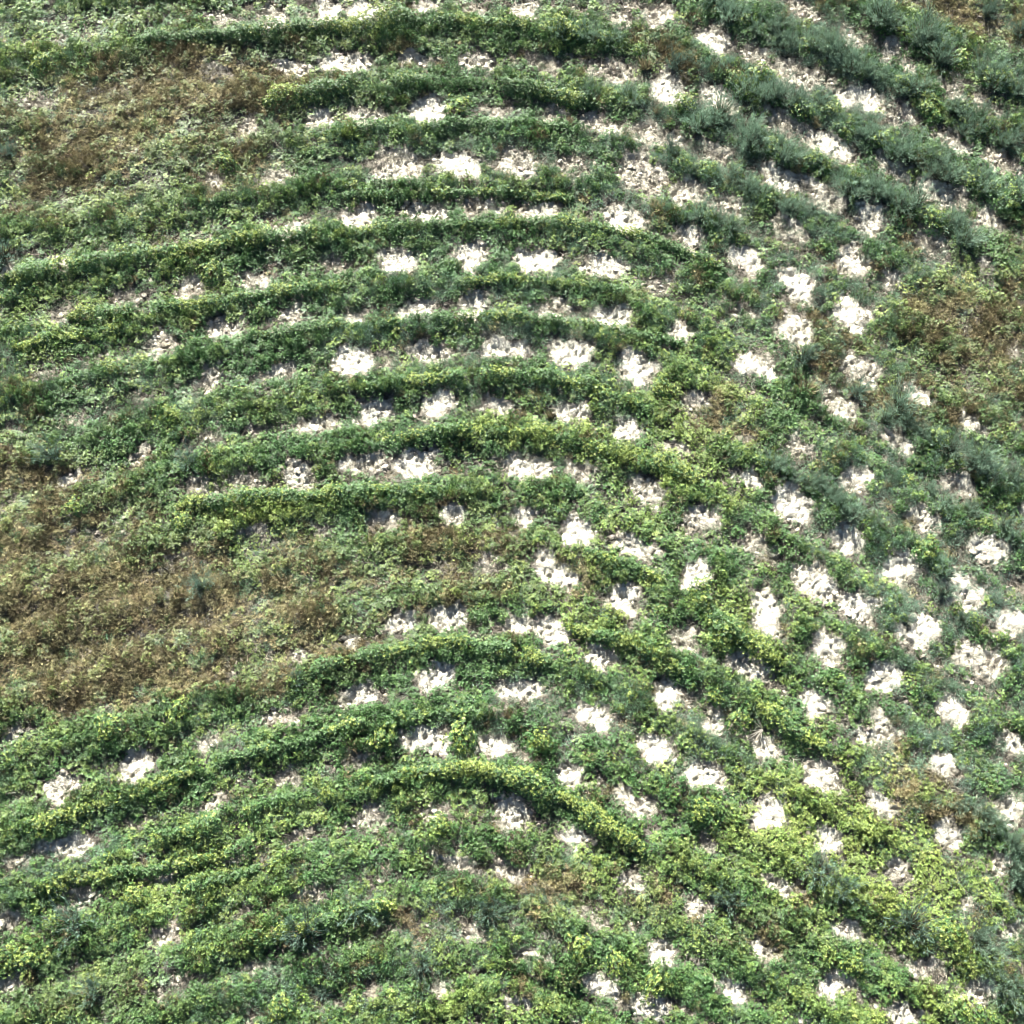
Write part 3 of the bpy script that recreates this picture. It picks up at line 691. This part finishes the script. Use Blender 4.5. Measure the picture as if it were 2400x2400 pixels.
HEDGES = [
 ('dark-based yellow-green hedge below the topmost bare patches, longest at the top', [(250,88),(420,72),(560,64),(700,54),(850,46),(950,54),(1040,62),(1110,82)], 1.0, .85, .55),
 ('green hedge with deep shadow just below the topmost hedge', [(490,200),(600,176),(700,166),(850,164),(950,166),(1050,184),(1130,205)], .95, .8, .35),
 ('low dark green hedge crossing the third gap from the top', [(600,258),(700,246),(850,244),(950,240),(1100,252)], .65, .5, .2),
 ('thin low hedge above the fourth line of bare patches at top centre', [(560,385),(700,372),(850,370),(1000,374),(1090,380)], .45, .4, .1),
 ('narrow green hedge under the square patches, bending down to the right', [(640,446),(800,432),(950,428),(1100,428),(1200,448),(1300,480),(1375,520)], .6, .5, .35),
 ('loose hedge running from the left edge up to a yellow clump', [(0,532),(150,506),(300,484),(460,462),(620,442)], .7, .55, .4),
 ('yellow-tipped hedge between the rows of patches left of centre', [(120,606),(300,590),(430,574),(560,556),(660,545)], .75, .6, .45),
 ('short hedge under the two brightest square patches at upper centre', [(860,540),(960,534),(1050,540),(1150,552),(1200,572)], .6, .5, .4),
 ('yellow-green hedge at the far left edge under a pale patch', [(20,668),(100,648),(180,632),(260,618)], .75, .6, .6),
 ('slim hedge arching under the tall white patch at upper middle', [(480,640),(640,622),(800,606),(950,602),(1100,616),(1200,634),(1300,662)], .6, .5, .35),
 ('bushy dark-shadowed hedge left of centre with a blunt lower left end', [(290,802),(335,785),(430,766),(550,750),(650,740)], .95, .85, .5),
 ('smooth even hedge arching over the middle of the slope', [(665,738),(800,722),(950,714),(1060,722),(1150,746),(1235,782)], .75, .65, .5),
 ('yellow-flecked double hedge under the small middle patches', [(690,838),(800,826),(930,816),(1020,826),(1120,848),(1200,870),(1260,895)], .8, .6, .6),
 ('bright yellow-green hedge at the edge of the brown drift left of centre', [(330,965),(420,952),(520,944),(650,938),(760,934),(860,930)], .85, .6, .7),
 ('arched hedge just above the two big white patches low in the middle', [(570,1282),(680,1242),(760,1226),(830,1216),(900,1222),(980,1236),(1060,1262)], .8, .65, .6),
 ('long thin hedge rising from lower left above the thickest hedge', [(390,1450),(480,1426),(570,1405),(650,1376),(730,1356),(830,1346),(940,1350)], .7, .6, .45),
 ('thickest yellow-green hedge, an unbroken arch low in the middle', [(680,1495),(760,1468),(860,1456),(960,1466),(1040,1498),(1100,1532),(1160,1574),(1225,1612)], 1.15, .95, .75),
 ('dark green hedge rising to the left end of the thickest hedge', [(190,1622),(300,1592),(400,1556),(480,1532),(590,1500)], .7, .6, .3),
 ('green hedge passing above the brightest patch near the left edge', [(0,1582),(110,1550),(200,1520),(300,1484),(390,1452)], .65, .55, .3),
 ('pale green hedge below the brightest patch near the left edge', [(0,1702),(150,1664),(300,1640),(420,1612),(520,1584)], .7, .5, .4),
 ('short yellow-tipped hedge at lower left between two grey patches', [(330,1692),(400,1668),(480,1642),(560,1626)], .6, .5, .65),
 ('dark hedge with two yellow bushes at its left end, near the bottom', [(470,1790),(540,1762),(620,1735),(700,1712),(760,1702)], .8, .75, .35),
 ('yellow hedge in the lower left corner with black shadow', [(0,1828),(60,1808),(110,1796)], .8, .65, .7),
 ('dense yellow-green hedge descending steeply at lower right of centre', [(1415,1330),(1465,1362),(1515,1392),(1560,1410),(1600,1440)], .95, .8, .7),
 ('hedge with one golden clump descending right of the middle', [(1290,1115),(1330,1160),(1385,1200),(1430,1235),(1490,1260)], .85, .7, .6),
 ('green hedge descending right from the middle of the slope', [(1060,1180),(1110,1205),(1190,1218),(1250,1245),(1310,1290)], .75, .65, .55),
 ('yellow-green hedge curving down past the middle right patches', [(1215,870),(1280,890),(1340,925),(1380,960)], .8, .55, .8),
 ('low hedge hugging the right side of the central brown plants', [(1065,1035),(1130,1052),(1200,1080),(1260,1110)], .7, .6, .5),
]
for i, (lab, pts, w, h, lime) in enumerate(HEDGES):
    hedge(lab, pts, w, h, lime, seed=i, gaps=0 if 'thickest yellow' in lab else .24)

# --- single shrubs: one of each kind is built, the others are copies
def feathery_mesh(rs, nb=1050, nst=34):
    st = unit(np.stack([rs.normal(0, .42, nst), rs.normal(0, .42, nst), np.ones(nst)], 1))
    Lh = rs.uniform(.55, 1.0, nst)
    k = rs.randint(0, nst, nb)
    t = rs.rand(nb) ** .7
    base = np.zeros((nst, 3)); base[:, :2] = rs.normal(0, .1, (nst, 2))
    bend = rs.normal(0, .18, (nst, 3)) * np.array([1, 1, 0])
    P = base[k] + st[k] * (Lh[k] * t)[:, None] + bend[k] * (t ** 2)[:, None] + rs.normal(0, .035, (nb, 3))
    D = unit(st[k] + bend[k] + rs.normal(0, .33, (nb, 3)) + np.array([[0, 0, .25]]))
    v, f = kites(P, D, unit(rs.randn(nb, 3)), rs.uniform(.08, .19, nb), rs.uniform(.011, .021, nb), fold=.1, at=.4)
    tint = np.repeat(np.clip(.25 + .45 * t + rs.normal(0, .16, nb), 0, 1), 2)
    B = base + st * (Lh * .75)[:, None] + bend * .5
    sv, sf = bundle((0, 0, -.08), B, .03, .004)
    return tri_mesh('foliage', v, f, M_FEATHER, tint), tri_mesh('stems', sv, sf, M_STEM, per=6, rs=rs)

def leafy_mesh(rs, nt=150, rad=.42, h=.62):
    d = unit(rs.randn(nt, 3)); d[:, 2] = np.abs(d[:, 2]) * 1.1 - .12; d = unit(d)
    lob = 1 + .25 * np.sin(3 * np.arctan2(d[:, 1], d[:, 0]) + rs.rand() * 6) + rs.normal(0, .08, nt)
    r = np.where(rs.rand(nt) < .72, rs.uniform(.85, 1.05, nt), rs.uniform(.4, .9, nt)) * lob
    tips = d * r[:, None] * np.array([[rad, rad, h * .72]]) + np.array([[0, 0, h * .30]])
    dirs = unit(d + np.array([[0, 0, .35]]) + rs.randn(nt, 3) * .25)
    shoots = (d[:, 2] > .35) & (rs.rand(nt) < .6)
    f, s = split_leafy(tips, dirs, shoots, .068, .031, rs)
    ns = 9
    B = tips[rs.randint(0, nt, ns)] * .8
    sv, sf = bundle((0, 0, -.08), B, .03, .007)
    return tri_mesh('foliage', f[0], f[1], M_OBJ, rs=rs), tri_mesh('young_leaves', s[0], s[1], M_OBJ, rs=rs), tri_mesh('stems', sv, sf, M_STEM, per=6, rs=rs)

FEATHER = [feathery_mesh(np.random.RandomState(300 + k)) for k in range(6)]
LEAFY = [leafy_mesh(np.random.RandomState(340 + k)) for k in range(6)]
RS = np.random.RandomState(77)
BLUEGREEN = np.array((.148, .222, .148))
def feathery(label, px, py, size, group=None, color=None):
    x, y, z = [float(q) for q in to_ground(np.array([px]), np.array([py]))] if False else [float(q[0]) for q in to_ground(np.array([px * 1.0]), np.array([py * 1.0]))]
    o = thing('feathery_shrub', label, 'shrub', (x, y, z), group)
    me = FEATHER[RS.randint(6)]
    c = (BLUEGREEN if color is None else np.array(color)) * RS.uniform(.8, 1.2)
    part('foliage', me[0], o, c); part('stems', me[1], o)
    o.scale = (size * RS.uniform(.9, 1.15), size * RS.uniform(.9, 1.15), size * RS.uniform(.8, 1.15))
    o.rotation_euler = (RS.normal(0, .08), RS.normal(0, .08), RS.rand() * 6.28)
    return o
def leafy(label, px, py, size, group=None, lime=1.0, green=GREEN):
    x, y, z = [float(q[0]) for q in to_ground(np.array([px * 1.0]), np.array([py * 1.0]))]
    o = thing('leafy_shrub', label, 'shrub', (x, y, z), group)
    me = LEAFY[RS.randint(6)]
    part('foliage', me[0], o, np.array(green) * RS.uniform(.85, 1.2))
    part('young_leaves', me[1], o, (np.array(LIME) * lime + np.array(GREEN) * (1 - lime)) * RS.uniform(.85, 1.15))
    part('stems', me[2], o)
    o.scale = (size * RS.uniform(.85, 1.2), size * RS.uniform(.85, 1.2), size * RS.uniform(.8, 1.15))
    o.rotation_euler = (RS.normal(0, .06), RS.normal(0, .06), RS.rand() * 6.28)
    return o

ORD = 'first second third fourth fifth sixth seventh eighth ninth tenth eleventh twelfth thirteenth fourteenth fifteenth sixteenth seventeenth eighteenth nineteenth twentieth'.split()
for t in 'twenty thirty forty'.split():
    ORD += [t + '-' + q for q in ORD[:9]] + [{'twenty': 'thirtieth', 'thirty': 'fortieth', 'forty': 'fiftieth'}[t]]

# rows of single shrubs that run down the right-hand flank: ground squares (x, y in 800-pixel squares), spacing, share of leafy ones
def T(ox, oy, pts):
    return [(ox + a * K, oy + b * K) for a, b in pts]
ROWS = [
 ('uppermost diagonal row at top right', T(1600, 0, [(1060,100),(1200,170),(1400,300),(1600,390),(1800,490),(1960,590)]), .44, 1.10, .34, 2),
 ('second diagonal row from top right', T(1600, 0, [(170,60),(400,140),(600,230),(800,300),(1000,390),(1200,490),(1350,570),(1500,640),(1700,770),(1900,870)]), .46, .95, .22, 2),
 ('third diagonal row from top right', T(1600, 0, [(290,500),(450,550),(600,590),(800,660),(950,730),(1100,800),(1300,890),(1450,970),(1600,1040),(1750,1120),(1900,1140)]), .46, 1.05, .25, 2),
 ('fourth diagonal row from top right', T(1600, 0, [(0,640),(200,700),(350,780),(520,870),(700,930),(880,1000),(1050,1090),(1200,1160),(1400,1250),(1550,1310),(1650,1390)]), .46, 1.05, .2, 2),
 ('fifth diagonal row from top right', T(1600, 0, [(0,960),(200,1000),(350,1060),(450,1120),(620,1200),(760,1220)]), .46, .85, .2, 1),
 ('sixth diagonal row from top right', T(1600, 0, [(0,1230),(150,1260),(350,1340)]), .5, .8, .2, 1),
 ('steep row beside the right-hand brown drift', T(1600, 800, [(1180,440),(1350,540),(1500,640),(1700,740),(1900,830)]), .42, 1.0, .12, 2),
 ('row above the largest oblong right-hand patch', T(1600, 800, [(430,670),(560,750),(700,790),(850,900),(1000,1010),(1110,1060)]), .5, .8, .3, 1),
 ('short row at mid right edge', T(1600, 800, [(1420,880),(1560,930),(1700,1010),(1850,1100)]), .5, .8, .25, 1),
 ('row between the lower right white patches', T(1600, 800, [(1330,1200),(1420,1240),(1560,1540),(1700,1640),(1850,1700)]), .55, .8, .3, 1),
 ('bottom right corner row', T(1600, 1600, [(1640,1400),(1720,1600),(1800,1690),(1900,1800)]), .5, .95, .1, 1),
 ('row sloping to the lower right edge', T(1600, 1600, [(1540,640),(1620,740),(1740,800),(1850,900),(1910,1210)]), .5, .85, .1, 1),
 ('loose row beside the bare gully at top', T(800, 0, [(1150,200),(1320,200),(1480,240),(1600,260),(1700,300)]), .5, .9, .35, 1),
 ('loose row below the bare gully at top', T(800, 0, [(1310,520),(1450,560),(1600,560),(1680,620)]), .5, .75, .3, 1),
]
for desc, pts, step, size, pl, wide in ROWS:
    pts = np.array(pts); gx, gy, gz = to_ground(pts[:, 0], pts[:, 1])
    seg = np.r_[0, np.cumsum(np.hypot(np.diff(gx), np.diff(gy)))]
    cnt = [0, 0]
    t = .1
    while t < seg[-1]:
        x = np.interp(t, seg, gx); y = np.interp(t, seg, gy)
        x += RS.normal(0, .10 * wide); y += RS.normal(0, .12 * wide)
        q = to_photo(np.array([x]), np.array([y]), height(np.array([x]), np.array([y])))
        lf = RS.rand() < pl
        cnt[int(lf)] += 1
        if lf:
            leafy('%s leafy yellow-green shrub from upper end of %s' % (ORD[cnt[1] - 1], desc), q[0][0], q[1][0], size * RS.uniform(.7, 1.1), 'leafy shrubs in the diagonal rows', .8)
        else:
            feathery('%s feathery blue-green shrub from upper end of %s' % (ORD[cnt[0] - 1], desc), q[0][0], q[1][0], size * .95 * RS.uniform(.7, 1.2), 'feathery shrubs in the diagonal rows')
        t += step * .80 * RS.uniform(.75, 1.25)

SOLO = [  # square, x, y, size, label
 ('f', 0, 800, 300, 650, 1.0, 'lone dark bluish shrub with long shadow near the left edge'),
 ('f', 0, 800, 1140, 1390, 1.0, 'bluish feathery shrub alone in the brown drift'),
 ('f', 0, 800, 1080, 690, .9, 'grey-green shrub below the left end of the bushy hedge'),
 ('f', 0, 800, 1670, 1920, .7, 'small bluish shrub at the left end of the arched hedge'),
 ('f', 0, 0, 20, 1460, 1.2, 'large dark feathery shrub cut off by the left edge'),
 ('f', 0, 0, 50, 880, .8, 'dark feathery shrub on the left edge below the upper brown drift'),
 ('f', 0, 1600, 430, 1370, 1.25, 'big grey-green feathery shrub beside a yellow bush at lower left'),
 ('f', 0, 1600, 1740, 1400, 1.2, 'dark feathery shrub in the hedge with two yellow bushes'),
 ('f', 0, 1600, 540, 1760, .8, 'small dark shrub with a long shadow near the lower left corner'),
 ('f', 800, 1600, 840, 1310, .9, 'grey feathery shrub at the edge of the lower brown drift'),
 ('f', 800, 1600, 450, 1590, .8, 'bluish shrub near the bottom, left of a brown drift'),
 ('f', 800, 1600, 120, 1280, 1.0, 'dark green shrub right of the two yellow bushes near the bottom'),
 ('f', 1600, 1600, 760, 1080, 1.15, 'leaning blue-green shrub amid yellow plants at lower right'),
 ('f', 1600, 1600, 900, 1180, .9, 'smaller blue-green shrub touching the leaning one at lower right'),
 ('f', 1600, 1600, 1280, 1380, 1.25, 'pale blue-green plume shrub wrapped in yellow plants at lower right'),
 ('f', 1600, 1600, 250, 1230, .9, 'dark blue-green shrub left of the leaning one at lower right'),
 ('f', 1600, 800, 680, 110, .9, 'bluish shrub above the dry straw tuft at mid right'),
 ('f', 1600, 800, 980, 300, .9, 'feathery shrub right of the dry straw tuft at mid right'),
 ('f', 800, 0, 1880, 380, .9, 'round grey-green shrub beside the bare gully at top'),
 ('f', 800, 0, 1880, 880, .9, 'round dark shrub under the washed-out patch right of top centre'),
 ('f', 1600, 0, 1720, 90, .8, 'dark shrub in the brown plants at the top right corner'),
 ('f', 1600, 0, 1910, 210, .8, 'blue-green shrub on the right edge near the top corner'),
 ('l', 0, 1600, 770, 1220, .9, 'round golden-green bush right of a patch at lower left'),
 ('l', 0, 1600, 300, 1370, .8, 'golden-green bush touching the big grey-green shrub at lower left'),
 ('l', 0, 1600, 1460, 1450, .95, 'left one of two round golden bushes in the bottom hedge'),
 ('l', 0, 1600, 1600, 1410, .85, 'right one of two round golden bushes in the bottom hedge'),
 ('l', 0, 1600, 1600, 1830, 1.0, 'wide yellow bush low on the bottom edge left of centre'),
 ('l', 0, 1600, 60, 1540, .9, 'yellow bush against the left edge near the bottom corner'),
 ('l', 0, 1600, 1860, 640, .9, 'yellow-green bush left of the thickest hedge'),
 ('l', 0, 0, 250, 390, 1.1, 'bright green bush with black shadow near the top left corner'),
 ('l', 0, 0, 1280, 950, 1.1, 'dark green bush with black shadow in the upper left'),
 ('l', 0, 0, 1780, 1340, .9, 'golden bush at the right end of the loose left hedge'),
 ('l', 0, 0, 700, 1450, .9, 'bright green bush between two pale patches at left'),
 ('l', 0, 0, 1010, 1480, .9, 'yellow-tipped green bush right of a pale patch at left'),
 ('l', 0, 0, 1200, 1570, 1.1, 'round dark green bush left of a cracked pale patch'),
 ('l', 0, 800, 640, 160, 1.0, 'dark-shadowed bush above a grey patch near the left edge'),
 ('l', 0, 800, 1040, 1030, 1.1, 'yellow-green bush with shadow at the left of the bright hedge'),
 ('l', 0, 800, 430, 950, .9, 'green bush among brown plants near the left edge'),
 ('l', 0, 1600, 1000, 190, 1.2, 'dark round green bush below the large brown drift'),
 ('l', 0, 1600, 640, 270, 1.2, 'large green bush with black shadow above a white patch at left'),
 ('l', 0, 1600, 250, 840, .9, 'green bush just above the brightest patch at left'),
 ('l', 800, 0, 1310, 220, 1.1, 'round bright green bush at the right end of the topmost hedge'),
 ('l', 800, 0, 650, 650, 1.2, 'wide green bush between two white patches at top centre'),
 ('l', 800, 1600, 680, 330, 1.3, 'block of green bush between two patches above the thickest hedge'),
 ('l', 800, 1600, 250, 320, 1.2, 'round green bush left of the oblong white patch low in the middle'),
 ('l', 800, 1600, 1120, 350, 1.2, 'broad yellow-brown bush right of the patches above the thickest hedge'),
 ('l', 800, 1600, 560, 820, .9, 'yellow-green bush under the patch inside the thickest hedge'),
 ('l', 800, 1600, 1350, 1510, 1.1, 'green bush with dark shadow below the lower brown drift'),
 ('l', 800, 1600, 1560, 1600, 1.0, 'golden bush left of a white patch near the bottom'),
 ('l', 800, 1600, 1780, 1720, 1.2, 'large golden bush between two white patches near the bottom'),
 ('l', 800, 800, 1820, 280, 1.1, 'golden bush at the right end of the smooth middle hedge'),
 ('l', 800, 800, 1800, 700, 1.1, 'round golden-green bush right of the double hedge'),
 ('l', 1600, 800, 240, 1680, 1.3, 'most golden clump, round, right of the middle'),
 ('l', 1600, 800, 1380, 1210, 1.1, 'round green bush between two white patches at mid right'),
 ('l', 1600, 800, 120, 1400, 1.0, 'green bush left below a square white patch right of the middle'),
 ('l', 1600, 1600, 110, 740, 1.2, 'large yellow-green bush left of a white patch at lower right'),
 ('l', 1600, 1600, 320, 220, 1.0, 'round green bush beside the dead twigs at lower right'),
 ('l', 1600, 1600, 180, 100, .9, 'small yellow-green bush above the dead twigs at lower right'),
 ('l', 1600, 1600, 960, 1620, 1.0, 'golden bush at lower right above a square white patch'),
 ('l', 1600, 1600, 1500, 1430, 1.3, 'widest yellow bush beside the pale plume shrub'),
 ('l', 1600, 1600, 1640, 1880, 1.1, 'yellow bush at the bottom edge near the right corner'),
 ('l', 1600, 0, 420, 450, 1.2, 'yellow-green bush at the upper end of the third diagonal row'),
]
for kd, ox, oy, a, b, size, lab in SOLO:
    (feathery if kd == 'f' else leafy)(lab, ox + a * K, oy + b * K, size, *(() if kd == 'l' else (None, (.105, .165, .118))))

# --- dry straw tufts and dead grey brush
def straw_mesh(rs, nb=130, spread=.5):
    a = rs.rand(nb) * 6.28; r = rs.rand(nb) ** .5 * .12
    P = np.stack([r * np.cos(a), r * np.sin(a), np.full(nb, -.03)], 1)
    D = unit(np.stack([np.cos(a), np.sin(a), np.zeros(nb)], 1) * rs.uniform(.05, spread * 1.6, (nb, 1)) + np.array([[0, 0, 1.]]) + rs.normal(0, .12, (nb, 3)))
    v, f = kites(P, D, unit(rs.randn(nb, 3)), rs.uniform(.35, .85, nb), rs.uniform(.012, .022, nb), fold=.1, at=.35)
    return tri_mesh('blades', v, f, M_FEATHER, rs=rs)
def brush_mesh(rs, nb=46):
    A0 = (0, 0, 0)
    a = rs.normal(0, .5, nb) + np.where(rs.rand(nb) < .6, 0, 2.6)
    l = rs.uniform(.25, .8, nb)
    B = np.stack([np.cos(a) * l, np.sin(a) * l, rs.uniform(.05, .35, nb)], 1)
    v, f = bundle(A0, B, .014, .004)
    return tri_mesh('twigs', v, f, M_BRUSH, per=6, rs=rs)
M_BRUSH = leaf_material('dead_twig', 'object', transl=0, rough=.9, var=.35, spec=.1)
STRAW = [straw_mesh(np.random.RandomState(500 + k)) for k in range(3)]
BRUSH = [brush_mesh(np.random.RandomState(520 + k)) for k in range(3)]
DRY = [
 ('s', 800, 0, 1720, 390, 1.1, 'tall straw-coloured grass tuft in the bare gully at top'),
 ('s', 800, 0, 1800, 290, .9, 'pale dry grass tuft at the upper end of the bare gully'),
 ('s', 800, 0, 1790, 640, .8, 'dry grass tuft at the lower end of the bare gully'),
 ('s', 1600, 0, 60, 330, .9, 'straw tuft on the right bank of the bare gully'),
 ('s', 1600, 800, 690, 290, 1.3, 'largest golden-brown straw tuft at mid right'),
 ('s', 1600, 800, 640, 220, .9, 'small straw tuft above the largest golden-brown one'),
 ('s', 1600, 800, 980, 500, .8, 'curly dry tuft beside a round brown plant at mid right'),
 ('s', 800, 800, 1180, 430, .7, 'tan dry tuft between two small white patches in the middle'),
 ('b', 1600, 1600, 450, 270, 1.3, 'long grey dead branches left of the steep lower right hedge'),
 ('b', 800, 800, 1430, 730, .9, 'grey heap of dead twigs right of the middle patches'),
 ('b', 800, 1600, 1240, 220, 1.0, 'grey dead brush left of a white patch low in the middle'),
 ('b', 800, 800, 480, 520, .8, 'pale bare twig lying in the green left of the double hedge'),
 ('b', 0, 0, 1190, 1700, .8, 'grey dead twigs below a cracked pale patch at left'),
 ('b', 0, 800, 560, 1530, .8, 'pale forked twig in the large brown drift'),
 ('b', 0, 1600, 760, 950, .7, 'pale dead twigs above the lower left patches'),
 ('b', 800, 800, 350, 800, .8, 'silvery dead sprig under a long patch left of centre'),
]
for kd, ox, oy, a, b, size, lab in DRY:
    x, y, z = [float(q[0]) for q in to_ground(np.array([ox + a * K]), np.array([oy + b * K]))]
    if kd == 's':
        o = thing('straw_tuft', lab, 'dry grass', (x, y, z)); part('blades', STRAW[RS.randint(3)], o, (.23, .20, .115))
    else:
        o = thing('dead_brush', lab, 'dead branches', (x, y, z + .12)); part('twigs', BRUSH[RS.randint(3)], o, (.22, .205, .17))
    size *= .75
    o.scale = (size, size, size); o.rotation_euler = (0, 0, RS.rand() * 6.28)
